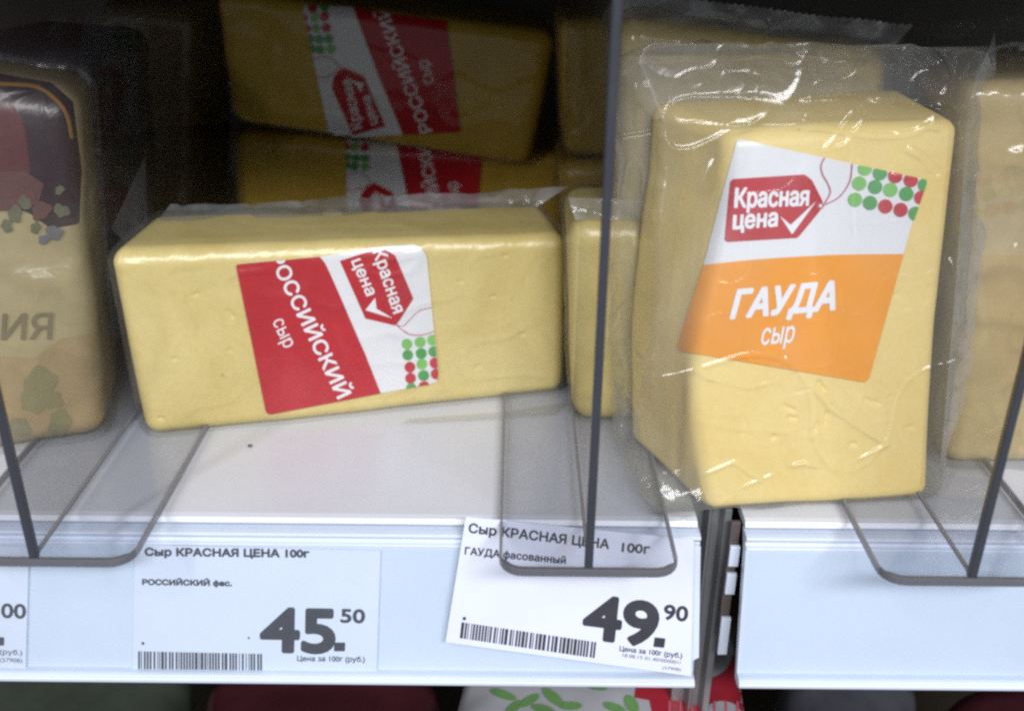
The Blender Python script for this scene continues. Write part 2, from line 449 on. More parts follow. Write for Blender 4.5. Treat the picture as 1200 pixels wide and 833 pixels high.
# bracket and upright seen in the gap
gx = (GAPX0+GAPX1)/2
up = thing('shelf_upright', 'grey steel shelf upright standing behind the gap between the price rails', 'shelf upright', (gx, .01, -.24))
prof = [(GAPX0-.001, .014), (GAPX0+.0035, .014), (GAPX0+.0045, .009), (GAPX0+.0052, .009), (GAPX0+.0062, .012), (GAPX0+.0085, .012), (GAPX0+.0095, .008), (GAPX0+.0118, .008), (GAPX0+.0122, .03), (GAPX0-.001, .03)]
V = [(x, y, -.235) for x, y in prof]+[(x, y, -.0005) for x, y in prof]; n_ = len(prof)
F = [(i, (i+1) % n_, n_+(i+1) % n_, n_+i) for i in range(n_)]+[tuple(range(n_))[::-1], tuple(range(n_, 2*n_))]
bevel(mesh('column', V, F, M_STEEL, up), .0005)
br = thing('shelf_bracket', 'slotted brown and white bracket plate beside the right price rail', 'bracket', (GAPX1, .005, -.06))
bx0, bx1 = GAPX1-.0040, GAPX1-.0008
box('bracket_plate', (bx0, bx1, .0028, .0045, -.056, -.002), M_HOLE, br, .0003)
for (z0, z1) in ((-.0185, -.0105), (-.0300, -.0215), (-.0560, -.0400)):
    box('bracket_tab', (bx0+.0003, bx1+.0004, .0012, .0027, z0, z1), M_RAIL, br, .0003)

# ================================================================== DIVIDERS
def divider(xf, xl, xr, y0, label, depth=.30, ztop=.205, y0r=None):
    t = thing('shelf_divider', label, 'shelf divider', (xf, y0, 0), 'smoky plastic shelf dividers')
    th = .0022; zb = .0012; r = .007
    def rim(x0, x1, ya, yb):
        P = []
        for cx, cy, a0 in ((x0+r, ya+r, math.pi), (x1-r, ya+r, 1.5*math.pi)):
            for k in range(7):
                a = a0+math.pi/2*k/6; P.append((cx+r*math.cos(a), cy+r*math.sin(a)))
        return P+[(x1, yb), (x0, yb)]
    P = rim(xl, xr, y0, y0+depth); n = len(P)
    V = [(x, y, zb) for x, y in P]+[(x, y, zb+th) for x, y in P]
    # top sheet only is clear plastic; the rim shows as the darker cut edge
    mesh('base_plate', [v for v in V[n:]], [tuple(range(n))], M_PLATE, t)
    # rim band, a little wider than the sheet so that it reads as a rounded edge
    RV = []; RF = []
    loop = P; m_ = len(loop)
    for i, (x, y) in enumerate(loop):
        a = Vector(loop[(i-1) % m_]); b = Vector(loop[(i+1) % m_]); tt = (b-a).normalized(); nx_, ny_ = tt.y, -tt.x
        k = .0014 if ny_ < -.5 else .0006
        RV += [(x+nx_*.0003, y+ny_*.0003, zb-.0002), (x+nx_*.0003, y+ny_*.0003, zb+th+.0002), (x-nx_*k, y-ny_*k, zb+th+.0002), (x-nx_*k, y-ny_*k, zb-.0002)]
    for i in range(m_):
        j = (i+1) % m_
        if i == m_-2: continue
        for a in range(4):
            b = (a+1) % 4; RF.append((i*4+a, i*4+b, j*4+b, j*4+a))
    fm_ = [0 if (min(RV[i][1] for i in f) < y0+.5*r) else 1 for f in RF]
    bevel(mesh('base_rim', RV, RF, None, t, mats=[M_EDGEL, M_EDGES], fmat=fm_), .0003)
    fy = y0+.0012; fz = zb+th+.0005; w = .00125
    V, F = [(xf, fy+.001, fz), (xf, fy+depth, fz), (xf, fy+depth, ztop), (xf, fy+.001, ztop)], [(0, 1, 2, 3)]
    mesh('upright_sheet', V, F, M_FIN, t)
    bevel(box('front_edge', (xf-w, xf+w, fy-.0008, fy+.0018, fz-.001, ztop), M_EDGE, t), .0006, 3)
    bevel(box('foot_seam', (xf-.0005, xf+.0005, fy+.0018, fy+depth, fz-.001, fz+.0004), M_EDGES, t), .0002, 1)
    return t
pm = on_z(690, 669, .003); pl = on_z(38, 657, .003); pr = on_z(1141, 680, .003)
YD = pm.y
divider(pm.x, on_z(586, 650, .003).x, on_z(792, 650, .003).x, pm.y, 'middle plastic divider, in front of the 49.90 price tag')
divider(pl.x, pl.x-.030, on_z(157, 650, .003).x, pl.y, 'left plastic divider, beside the flowered packet')
divider(pr.x, on_z(1024, 655, .003).x, pr.x+.032, pr.y, 'right plastic divider, beside the big gouda block')

# ================================================================== CHEESES
def dents(seed, amp=.0007, bulge=None):
    def f(P, u, nrm, H):
        d = amp*vnoise(P, 26, seed)+amp*.35*vnoise(P, 70, seed+1)
        P2 = P + nrm*d[:, None]; u2 = (P2/H+1)/2
        if bulge is not None: u2 = bulge(u2)
        return P2, u2
    return f
def wrapper(name, V, F, parent, amt, mat, seed=0, lumps=((30, .0006),), ridges=()):
    return mesh(name, puff(V, F, amt, seed, lumps, ridges), F, mat, parent, smooth=True)

def sheet(name, pts, mat, parent, nu=40, nv=14, wob=.0012, seed=0, jag=0):
    """ruled film sheet between two 3d polylines pts[0] and pts[1], crinkled; jag = zigzag cut of the second edge"""
    A, B = pts
    def samp(L, t):
        x = t*(len(L)-1); i = min(int(x), len(L)-2); return Vector(L[i]).lerp(Vector(L[i+1]), x-i)
    V = []; F = []
    for i in range(nu+1):
        a = samp(A, i/nu); b = samp(B, i/nu)
        if jag: b = b+(b-a).normalized()*(jag*(1 if i % 2 else -1))
        for j in range(nv+1): V.append(a.lerp(b, j/nv))
    V = np.array([tuple(v) for v in V])
    for i in range(nu):
        for j in range(nv):
            k = i*(nv+1)+j; F.append((k, k+1, k+nv+2, k+nv+1))
    N = normals(V, F); tfade = np.tile(np.minimum(1, np.linspace(0, 1, nv+1)*3), nu+1)
    d = wob*(vnoise(V, 60, seed)+.6*vnoise(V, 150, seed+2)+.9*ridge(V, 75, seed+4))*tfade
    return mesh(name, V+N*d[:, None], F, mat, parent, smooth=True)

# ---- sticker art ---------------------------------------------------------------

# 1. front loaf in the middle compartment
GRP_R = 'wrapped loaves of Russian cheese'
bl = on_z(172, 514, .0005); br_ = on_z(662, 461, .0005)
dirx = (br_-bl).normalized(); nf = Vector((dirx.y, -dirx.x, 0)); nf = nf if nf.y < 0 else -nf
nlean = (nf+Vector((0, 0, .05))).normalized()
def fp(px, py): return on_plane(px, py, bl, nlean)
tl = fp(122, 296); tr = fp(666, 276)
dv = -nf*.040
cf = [bl, br_, bl+dv, br_+dv*.95, tl, tr, tl+dv+dirx*.013+Vector((0, 0, .001)), tr+dv*.95+Vector((0, 0, .001))]
t = thing('cheese_loaf', 'nearest pale yellow loaf lying under film, its red and white label reading downwards', 'cheese', ((bl+br_)/2+dv*.5), GRP_R)
V, F = block(cf, .0055, (200, 30, 110), dents(2, .0004))
def pitted(V, F, spots, plane, depth=.0009, wd=.0006):
    N = normals(V, F); dd_ = np.zeros(len(V))
    for (px, py, ln, an) in spots:
        a = math.radians(an); A_ = np.array(plane(px-math.cos(a)*ln/2, py+math.sin(a)*ln/2)); B_ = np.array(plane(px+math.cos(a)*ln/2, py-math.sin(a)*ln/2))
        e = B_-A_; tt = np.clip(((V-A_)@e)/max(e@e, 1e-12), 0, 1)
        d = np.linalg.norm(V-(A_+tt[:, None]*e), axis=1)*(1+.35*vnoise(V, 500, 3)); dd_ -= depth*np.exp(-(d/wd)**2)
    return V+N*dd_[:, None]
mesh('cheese_block', pitted(V, F, [(270, 368, 9, -50), (269, 410, 3, 0), (578, 348, 5, 10), (592, 300, 3, 0), (188, 490, 4, 0), (230, 345, 4, 30), (560, 430, 4, 60), (205, 420, 3, 0), (612, 392, 3, 0), (540, 330, 4, -20)], fp), F, MC_RUS, t, smooth=True)
Vw = puff(V, F, .0005, 5, ((40, .0002),), ((55, .0004),))
z2 = lambda p: (260+p[0]/3.621, 270+p[1]/3.621)
out2 = [(60, 148), (70, 142), (410, 112), (530, 95), (640, 74), (815, 60), (845, 75), (868, 110), (918, 610), (912, 638), (885, 650), (670, 690), (212, 778), (195, 776), (186, 765)]
pr_ = Print(Vw, F, t, .00009, T=z2, clip=[z2(p) for p in out2])
lab = pr_.poly('label_sticker', [out2], M_LABEL, 3, 2.5, noclip=True)
pr_.poly('red_field', [[(40, 90), (412, 80), (412, 108), (436, 135), (458, 180), (500, 275), (560, 415), (610, 530), (690, 730), (210, 820), (170, 800)]], M_RED, 5, 1.2, lab)
pr_.poly('brand_tag', [[(500, 128), (625, 90), (690, 80), (735, 106), (812, 288), (752, 383), (735, 402), (608, 372)]], M_RED, 5, 1.0, lab)
pr_.text('lettering', 'Красная', (640, 92), (728, 352), (52, -19), M_PWHITE, 7, .45, .55, lab)
pr_.text('lettering', 'цена', (549, 130), (614, 277), (47, -17), M_PWHITE, 7, .45, .55, lab)
pr_.poly('tick_mark', [[(608, 336), (650, 283), (655, 330), (727, 372)]], M_PWHITE, 7, .7, lab)
pr_.line('string_print', [(738, 397), (768, 404), (800, 372), (838, 338), (890, 325)], .9, M_PINK, 7, .45, lab)
pr_.line('string_print', [(740, 400), (770, 425), (810, 441), (855, 440), (905, 424)], .9, M_PINK, 7, .45, lab)
dots = [(785, 480, 0), (840, 472, 0), (893, 463, 0), (788, 527, 1), (845, 520, 1), (898, 512, 1), (797, 578, 2), (848, 565, 0), (903, 560, 2), (800, 625, 2), (855, 613, 1), (908, 607, 2), (803, 668, 1), (858, 660, 2)]
for k, mt in enumerate((M_LGRN, M_GRN, M_DOTR)):
    pr_.poly('dot_pattern', [circ(x, y, 23) for x, y, q in dots if q == k], mt, 6, .7, lab)
pr_.text('lettering', 'РОССИЙСКИЙ', (198, 112), (492, 712), (56, -26), M_PWHITE, 7, .55, .6, lab)
pr_.text('lettering', 'сыр', (214, 385), (266, 500), (54, -25), M_PWHITE, 7, .1, .5, lab)
wrapper('film_wrap', V, F, t, .0021, M_TIGHT, 8, ((45, .0003),), ((60, .0003),))
# seam fin standing up along the back top edge and tucks at the ends
A = [cf[6]+Vector((.004, -.012, -.001)), (cf[6]+cf[7])/2+Vector((0, -.010, -.001)), cf[7]+Vector((-.004, -.006, -.001))]
B = [on_plane(200, 240, cf[6], nf), on_plane(430, 231, cf[6], nf), on_plane(666, 219, cf[7], nf)]
sheet('film_seam', (A, B), M_FLAP, t, 70, 12, .0012, 3)
A = [cf[5]+Vector((-.001, .002, 0)), (cf[5]+cf[1])/2+Vector((-.001, .002, 0)), cf[1]+Vector((-.002, .002, .004))]
B = [p+Vector((.0022, .008, .001)) for p in A]
sheet('film_tuck', (A, B), M_FLAP, t, 30, 8, .0006, 5)
A = [cf[4]+Vector((.004, .012, -.002)), cf[6]+Vector((.003, -.014, 0))]
B = [cf[4]+Vector((-.003, .016, .003)), on_plane(160, 190, cf[6], nf)+Vector((0, .01, 0))]
sheet('film_tuck', (A, B), M_TIGHT, t, 20, 12, .0010, 6)
A = [on_z(480, 490, .001), on_z(590, 482, .001), on_z(668, 470, .001)]
B = [on_z(470, 497, .001), on_z(575, 492, .0006), on_z(652, 487, .0008)]
sheet('film_tuck', (A, B), M_TIGHT, t, 24, 5, .0005, 9)

# 2+3. two loaves stacked behind it, in the dark
def loaf_at(px_corners, y_left, y_right, depth, lean=.03):
    (blp, brp, tlp, trp) = px_corners
    a = Vector((0, y_left, 0)); xl = on_y(*blp, y_left).x; xr = on_y(*brp, y_right).x
    d = Vector((xr-xl, y_right-y_left, 0)).normalized(); n = Vector((d.y, -d.x, 0)); n = (n+Vector((0, 0, lean))).normalized()
    base = on_y(*blp, y_left)
    c = [on_plane(*q, base, n) for q in (blp, brp, tlp, trp)]
    dd = Vector((-d.y, d.x, 0))*depth
    return front_corners(c[0], c[1], c[2], c[3], dd), n

cB, nB = loaf_at(((282, 318), (668, 318), (272, 158), (668, 182)), .245, .25, .075)
zb = min(cB[0].z, cB[1].z)
cB = [Vector((p.x, p.y, 0.0008)) if i < 4 else p for i, p in enumerate(cB)]
tB = thing('cheese_loaf', 'loaf in the dark under another, only the upper half of its label showing', 'cheese', (cB[0]+cB[1])/2, GRP_R)
VB, FB = block(cB, .007, (60, 24, 50), dents(12, .0009))
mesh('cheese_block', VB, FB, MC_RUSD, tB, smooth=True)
cA, nA = loaf_at(((272, 143), (622, 196), (250, -12), (652, 40)), .238, .238, .075)
tA = thing('cheese_loaf', 'uppermost dark loaf of the stack, label upside down with the whole name showing', 'cheese', (cA[0]+cA[1])/2, GRP_R)
VA, FA = block(cA, .007, (60, 24, 50), dents(15, .0009))
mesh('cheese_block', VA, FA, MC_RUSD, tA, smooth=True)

zb4 = lambda p: (340+p[0]/3.331, p[1]/3.331)
def russian_dark(V, F, t, T2, V0=None):
    Vw = puff(V, F, .0005, 5, ((40, .0002),))
    T = lambda p: T2(zb4(p))
    out = [(50, 38), (62, 26), (235, 30), (380, 58), (610, 85), (664, 515), (440, 527), (172, 538), (152, 520)]
    P = Print(Vw, F, t, .00013, T=T, clip=[T(p) for p in out])
    lab = P.poly('label_sticker', [out], M_LABEL, 3, 3, noclip=True)
    P.poly('red_field', [[(235, 0), (640, 30), (690, 560), (440, 560), (440, 525), (340, 285)]], M_RED, 5, 1.5, lab)
    P.poly('brand_tag', [[(205, 262), (290, 300), (372, 492), (245, 527), (163, 345), (172, 300)]], M_RED, 5, 1.2, lab)
    P.text('lettering', 'Красная', (283, 497), (238, 310), (-40, 10), M_PWHITE, 7, .3, .7, lab)
    P.text('lettering', 'цена', (343, 480), (312, 372), (-36, 9), M_PWHITE, 7, .3, .7, lab)
    P.poly('tick_mark', [[(205, 296), (268, 322), (290, 322), (277, 362), (258, 330)]], M_PWHITE, 7, .8, lab)
    P.line('string_print', [(192, 264), (172, 235), (140, 222), (110, 226), (85, 240)], 1.0, M_PINK, 7, .5, lab)
    P.line('string_print', [(192, 264), (182, 280), (160, 290), (140, 303), (105, 300)], 1.0, M_PINK, 7, .5, lab)
    dd = [(88, 35, 2), (135, 30, 1), (52, 72, 2), (97, 70, 0), (135, 67, 2), (65, 112, 2), (102, 112, 0), (142, 110, 2), (78, 152, 1), (115, 155, 1), (152, 153, 1), (84, 192, 1), (117, 195, 1), (160, 192, 0)]
    for k, mt in enumerate((M_LGRN, M_GRN, M_DOTR)):
        P.poly('dot_pattern', [circ(x, y, 18) for x, y, q in dd if q == k], mt, 6, .9, lab)
    P.text('lettering', 'РОССИЙСКИЙ', (556, 508), (378, 28), (-46, 14), M_PWHITE, 7, .3, .7, lab)
    P.text('lettering', 'сыр', (562, 322), (540, 232), (-50, 11), M_PWHITE, 7, 0, .6, lab)
    return lab
russian_dark(VA, FA, tA, lambda p: p)
def T_B(p):
    ax, ay = 340+205/3.331, 262/3.331; bx, by = 340+325/3.331, 712/3.331
    x, y = p[0]-ax, p[1]-ay
    return (bx+x*.97-y*.18, by+y*.85+x*.06)
russian_dark(VB, FB, tB, T_B)
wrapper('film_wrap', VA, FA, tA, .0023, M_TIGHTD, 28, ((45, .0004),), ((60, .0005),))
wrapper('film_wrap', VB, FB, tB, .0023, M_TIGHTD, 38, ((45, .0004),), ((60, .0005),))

# 4-6. plain loaves of the next compartment, seen through the middle divider
def plain_loaf(px, y, depth, label, seed, mat=MC_RUS, zfloor=None, n=(40, 20, 40), top=None, kindm=M_TIGHT):
    c, n_ = loaf_at(px, y[0], y[1], depth)
    if zfloor is not None: c = [Vector((p.x, p.y, zfloor)) if i < 4 else p for i, p in enumerate(c)]
    t = thing('cheese_loaf', label, 'cheese', (c[0]+c[1])/2)
    V, F = block(c, .007, n, dents(seed, .0008))
    mesh('cheese_block', V, F, mat, t, smooth=True)
    wrapper('film_wrap', V, F, t, .0014, kindm, seed+3, ((45, .0004),), ((60, .0006),))
    return t, c, V, F
tD, cD, VD, FD = plain_loaf(((672, 497), (765, 497), (668, 262), (765, 262)), (.062, .062), .05, 'pale loaf end against the middle divider, between the nearest loaf and the gouda', 41, MC_RUS, .001)
A = [cD[4]+Vector((.002, .004, 0)), cD[5]+Vector((0, .004, 0))]; B = [on_y(666, 232, .07), on_y(770, 235, .07)]
sheet('film_seam', (A, B), M_FLAP, tD, 24, 8, .001, 13)
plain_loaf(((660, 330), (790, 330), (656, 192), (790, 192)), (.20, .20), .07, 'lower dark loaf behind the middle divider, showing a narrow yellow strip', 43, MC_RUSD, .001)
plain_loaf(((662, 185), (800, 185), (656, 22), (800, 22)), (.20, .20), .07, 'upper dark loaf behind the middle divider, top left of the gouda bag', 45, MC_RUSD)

# 7. big gouda block
gb0 = on_z(830, 602, .0015); gb1 = on_z(1090, 584, .0015)
gd = (gb1-gb0).normalized(); gn = Vector((gd.y, -gd.x, 0)); gn = gn if gn.y < 0 else -gn
gnl = (gn+Vector((0, 0, .27))).normalized()
def gp(px, py): return on_plane(px, py, gb0, gnl)
gt0 = gp(846, 156); gt1 = gp(1128, 142)
def gbulge(u):
    v = u.copy(); z = np.clip(u[:, 2], 0, 1); w = (1-u[:, 0])
    w = w*(1-.75*np.clip(u[:, 1], 0, 1))
    v[:, 0] -= .10*w*np.sin(np.clip(z*1.22, 0, 1)*math.pi)**1.2*1.0 - .03*w*z
    v[:, 0] -= .03*u[:, 0]*np.sin(z*math.pi)
    return v
gback = Vector((-.022, .048, .0))
gc = [gb0, gb1, gb0+gback, gb1+Vector((-.006, .050, 0)), gt0, gt1, gt0+Vector((-.018, .040, .001)), gt1+Vector((-.006, .040, .003))]
PITS = []
for (px, py, ln, an) in [(925, 478, 12, -30), (940, 458, 16, 15), (962, 452, 10, -50), (968, 490, 13, 80), (930, 490, 8, 0), (1022, 470, 16, -15), (1040, 466, 8, 30), (905, 512, 6, 10), (1000, 520, 5, 0), (957, 500, 7, 70), (870, 508, 6, 20), (1065, 500, 5, 0), (1050, 345, 5, 10), (1058, 360, 3, 0)]:
    a = math.radians(an); PITS.append((gp(px-math.cos(a)*ln/2, py+math.sin(a)*ln/2), gp(px+math.cos(a)*ln/2, py-math.sin(a)*ln/2)))
tG = thing('gouda_block', 'largest cream yellow block in a loose clear bag, orange and white label on its face', 'cheese', (gb0+gb1)/2)
V, F = block(gc, .0045, (150, 30, 210), dents(22, .0008, gbulge))
N = normals(V, F); dd_ = np.zeros(len(V))
for a, b in PITS:
    a = np.array(a); b = np.array(b); e = b-a; tt = np.clip(((V-a)@e)/(e@e), 0, 1)
    d = np.linalg.norm(V-(a+tt[:, None]*e), axis=1)*(1+.5*vnoise(V, 700, 3))+.0004*vnoise(V, 300, 5); dd_ -= .0008*np.exp(-(d/.0005)**2)
Vg = V+N*dd_[:, None]
mesh('cheese_block', Vg, F, MC_GOU, tG, smooth=True)
z3 = lambda p: (790+p[0]/2.687, 150+p[1]/2.687)
out3 = [(197, 42), (207, 37), (790, 163), (792, 175), (742, 320), (712, 425), (612, 785), (600, 800), (585, 797), (24, 702), (13, 690), (95, 432), (165, 165)]
P3 = Print(V, F, tG, .00012, T=z3, clip=[z3(p) for p in out3])
lab = P3.poly('label_sticker', [out3], M_LABEL, 3, 3, noclip=True)
P3.poly('orange_field', [[(60, 438), (95, 432), (170, 422), (250, 414), (330, 408), (400, 404), (480, 400), (560, 398), (640, 397), (760, 397), (640, 830), (-20, 830)]], M_ORANGE, 5, 1.5, lab)
P3.poly('brand_tag', [[(178, 168), (186, 161), (404, 147), (412, 149), (432, 165), (464, 228), (466, 240), (456, 262), (392, 340), (384, 346), (166, 359), (159, 352)]], M_RED, 5, 1.2, lab)
P3.text('lettering', 'Красная', (190, 250), (418, 243), (4, -60), M_PWHITE, 7, .9, .7, lab)
P3.text('lettering', 'цена', (184, 318), (320, 308), (4, -56), M_PWHITE, 7, .9, .7, lab)
P3.poly('tick_mark', [[(330, 277), (364, 305), (446, 228), (368, 335)]], M_PWHITE, 7, .8, lab)
P3.poly('tag_eyelet', [circ(457, 245, 11)], M_PINK, 6, .6, lab)
P3.poly('tag_eyelet', [circ(457, 245, 5)], M_PWHITE, 8, .5, lab)
P3.line('string_print', [(472, 92), (460, 118), (464, 145), (482, 178), (488, 205), (470, 238)], 1.3, M_PINK, 7, .55, lab)
P3.line('string_print', [(557, 108), (552, 160), (535, 195), (510, 222), (466, 244)], 1.3, M_PINK, 7, .55, lab)
dots = [(598, 128, 0), (645, 143, 1), (693, 152, 2), (742, 165, 2), (787, 180, 1), (580, 175, 0), (630, 186, 1), (678, 195, 0), (728, 208, 1), (775, 220, 2), (567, 226, 0), (614, 236, 1), (662, 247, 2), (710, 258, 2), (757, 270, 1)]
for k, mt in enumerate((M_LGRN, M_GRN, M_DOTR)):
    P3.poly('dot_pattern', [circ(x, y, 22.5) for x, y, q in dots if q == k], mt, 6, .9, lab)
P3.text('lettering', 'ГАУДА', (176, 597), (500, 568), (16, -86), M_PWHITE, 7, 1.7, .8, lab, lean=.12)
P3.text('lettering', 'сыр', (268, 681), (370, 673), (8, -68), M_PWHITE, 7, .35, .6, lab, lean=.1)

# loose bag round it
bagc = [gb0+Vector((-.022, -.001, -.0007)), gb1+Vector((.004, -.0015, -.0007)), gb0+Vector((-.028, .050, -.0007)), gb1+Vector((.004, .050, -.0007)),
        gt0+Vector((-.016, .000, .004)), gt1+Vector((.006, .0, .006)), gt0+Vector((-.034, .040, .020)), gt1+Vector((.004, .040, .014))]
Vb, Fb = block(bagc, .007, (200, 40, 250))
# draw the bag over the block: its front stays just ahead of the cheese face
gnv = np.array(gnl)
dist = (Vb-np.array(gb0))@gnv
bagN = normals(Vb, Fb)
d = .0012*vnoise(Vb, 30, 61)+.0006*vnoise(Vb, 80, 62)+.0010*ridge(Vb, 38, 64, .10)+.0004*ridge(Vb, 75, 65, .10)
Vb = Vb+bagN*(d[:, None])
dist = (Vb-np.array(gb0))@gnv
front = bagN@gnv > .35
lim = .0016+.0004*vnoise(Vb, 60, 70)+.0004*ridge(Vb, 30, 71, .05)+.0002*ridge(Vb, 70, 72, .06)
Vb[front] += gnv*(lim-dist)[front][:, None]
# long creases of the bag
CREASES = [([(800, 414), (830, 441), (880, 453), (920, 443)], 1.1), ([(952, 448), (975, 478), (1040, 520), (985, 548)], 1.0), ([(835, 596), (870, 570), (915, 552)], .6),
           ([(862, 156), (900, 134), (950, 120), (1010, 118)], 1.4), ([(836, 185), (824, 215), (812, 300)], 1.2), ([(962, 178), (975, 165), (1000, 130)], .9), ([(962, 178), (990, 170), (1012, 140)], .7),
           ([(1062, 172), (1080, 182), (1102, 205)], 1.2), ([(1040, 205), (1080, 208), (1118, 206)], .8), ([(1072, 155), (1092, 146), (1108, 150)], 1.0), ([(1003, 195), (1000, 240), (1004, 290)], .5),
           ([(800, 488), (860, 500), (940, 506)], .5), ([(815, 560), (860, 540), (905, 568)], .7), ([(925, 545), (945, 542), (965, 546)], .9), ([(1010, 120), (1060, 130), (1120, 128)], .8), ([(1112, 300), (1118, 330), (1116, 380)], 1.0),
           ([(770, 200), (790, 260), (800, 330)], 1.2), ([(765, 420), (785, 480), (800, 540)], 1.0), ([(720, 560), (765, 575), (822, 602)], 1.3)]
dc = np.zeros(len(Vb))
for line, hgt in CREASES:
    pts = [np.array(on_plane(x, y, gb0+gnl*.001, gnl)) for x, y in line]; best = np.full(len(Vb), 9.0); tpar = np.zeros(len(Vb)); nseg = len(pts)-1
    for q, (a, b) in enumerate(zip(pts[:-1], pts[1:])):
        e = b-a; tt = np.clip(((Vb-a)@e)/(e@e), 0, 1); dd2 = np.linalg.norm(Vb-(a+tt[:, None]*e), axis=1)
        m_ = dd2 < best; best[m_] = dd2[m_]; tpar[m_] = ((q+tt)/nseg)[m_]
    w_ = .0007*(1+.3*vnoise(Vb, 200, 9))
    dc = np.maximum(dc, hgt*.0012*np.exp(-(best/w_)**2)*np.clip(np.sin(tpar*math.pi)*2, 0, 1))
Vb = Vb+gnv*dc[:, None]
fi = []
cen = np.array([Vb[list(f)].mean(0) for f in Fb]); fnn = np.array([bagN[list(f)].mean(0) for f in Fb])
fi = [0 if k else 1 for k in (fnn@gnv > .45)]
mesh('loose_bag', Vb, Fb, None, tG, smooth=True, mats=[M_BAG, M_BAGF], fmat=fi)
# flat side seam of the bag on the right, top flap with zigzag cut, lower left corner tuck
A = [bagc[5]+Vector((-.004, .003, 0)), (bagc[5]+bagc[1])/2+Vector((-.002, .003, 0)), bagc[1]+Vector((-.002, .003, .010))]
B = [on_plane(1166, 36, gt1+Vector((0, .006, 0)), gnl), on_plane(1164, 180, gt1+Vector((0, .006, 0)), gnl), on_plane(1140, 420, gb1+Vector((0, .006, 0)), gnl), on_plane(1098, 585, gb1+Vector((0, .004, 0)), gnl)]
sheet('bag_side_seam', (A, B), M_FLAP, tG, 70, 14, .0011, 73)
A = [bagc[6]+Vector((.008, 0, -.004)), (bagc[6]+bagc[7])/2+Vector((0, 0, -.002)), bagc[7]+Vector((-.004, 0, -.002))]
B = [on_plane(944, 20, bagc[6]+Vector((0, .01, 0)), gn), on_plane(1000, 34, bagc[6]+Vector((0, .01, 0)), gn), on_plane(1060, 46, bagc[6]+Vector((0, .01, 0)), gn)]
sheet('bag_top_flap', (A, B), M_FLAP, tG, 60, 18, .0012, 75, .0005)
A = [gb0+Vector((.003, .007, .016)), gb0+Vector((.004, .004, .002))]
B = [on_z(748, 560, .010), on_z(800, 611, .001)]
sheet('bag_corner_tuck', (A, B), M_TUCK, tG, 24, 18, .0012, 77)

# 8. second block behind it
g2 = [on_y(734, 450, .068), on_y(1040, 450, .068)]
base2 = Vector((g2[0].x, .068, .001)); n2 = Vector((0, -1, .10)).normalized()
c2 = [Vector((g2[0].x, .068, .001)), Vector((g2[1].x, .072, .001)), None, None, on_plane(730, 22, base2, n2), on_plane(1046, 60, base2, n2), None, None]
for i in (0, 1): c2[i+2] = c2[i]+Vector((0, .045, 0)); c2[i+6] = c2[i+4]+Vector((0, .045, 0))
t2 = thing('gouda_block', 'second cream block in crinkled film, standing directly behind the orange labelled one', 'cheese', (c2[0]+c2[1])/2)
V, F = block(c2, .007, (60, 20, 60), dents(52, .001))
mesh('cheese_block', V, F, MC_GOU, t2, smooth=True)
mesh('loose_bag', puff(V, F, .0028, 81, ((28, .0013), (80, .0006)), ((36, .0013), (80, .0008))), F, M_BAGF, t2, smooth=True)
A = [c2[4]+Vector((-.002, .006, 0)), c2[5]+Vector((.002, .006, 0))]
B = [on_plane(728, -10, c2[4]+Vector((0, .008, 0)), n2), on_plane(1070, 30, c2[4]+Vector((0, .008, 0)), n2)]
sheet('bag_top_flap', (A, B), M_FLAP, t2, 80, 12, .0014, 83, .0004)

# 9. loaf of the compartment beyond the right divider
c3, _ = loaf_at(((1104, 556), (1330, 556), (1128, 95), (1380, 95)), .034, .034, .06, .1)
c3 = [Vector((p.x, p.y, .001)) if i < 4 else p for i, p in enumerate(c3)]
t3 = thing('gouda_block', 'brownish shaded block beyond the right divider, cut off by the right edge', 'cheese', (c3[0]+c3[1])/2)
V, F = block(c3, .007, (60, 20, 60), dents(55, .001))
mesh('cheese_block', V, F, MC_SHADE_TAN, t3, smooth=True)
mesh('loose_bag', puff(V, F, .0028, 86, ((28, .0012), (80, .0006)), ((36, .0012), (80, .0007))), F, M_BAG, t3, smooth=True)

# 10. flowered packet left of the left divider
c5, _ = loaf_at(((-150, 556), (122, 505), (-170, 80), (86, 112)), .026, .046, .05, .08)
c5 = [Vector((p.x, p.y, .001)) if i < 4 else p for i, p in enumerate(c5)]
M_PK = paint('packet_cream', (.47, .39, .21), .4, .2, 30)
M_PKO = paint('packet_orange', (.43, .31, .16), .4, .25, 30)
M_PKP = paint('packet_purple', (.03, .012, .02), .4, .3, 30)
M_PKR = paint('packet_red', (.13, .025, .025), .4, .3, 30)
M_PKK = paint('packet_pink', (.15, .06, .055), .4, .2, 30)
M_PKG = paint('packet_green', (.27, .24, .12), .4, .2, 30)
M_PKF = paint('packet_leaf', (.15, .15, .09), .4, .3, 30)
M_PKB = paint('packet_blue', (.17, .16, .19), .4, .2, 30)
M_PKT = paint('packet_brown_text', (.20, .16, .10), .5, .2, 30)
M_PKL = paint('packet_gold', (.30, .15, .03), .4, .2, 30)
t5 = thing('cheese_packet', 'flowered cream and orange packet cut off by the left edge of the photo', 'cheese packet', (c5[0]+c5[1])/2)
V, F = block(c5, .008, (60, 20, 60), dents(65, .0014))
mesh('packet_body', V, F, M_PK, t5, smooth=True)
P5 = Print(V, F, t5, .0003)
zz = lambda p: (p[0]/2.687, 250+p[1]/2.687)
P5.poly('dark_print_field', [[(-160, 60), (60, 98), (85, 120), (95, 200), (92, 262), (60, 268), (35, 250), (10, 240), (-160, 240)]], M_PKP, 1, 3)
P5.poly('red_print_field', [[(-160, 118), (18, 124), (30, 150), (36, 200), (22, 236), (-160, 236)]], M_PKR, 2, 3)
P5.poly('pink_print_field', [[(-160, 205), (30, 200), (52, 215), (45, 238), (20, 246), (-160, 250)]], M_PKK, 2.5, 3)
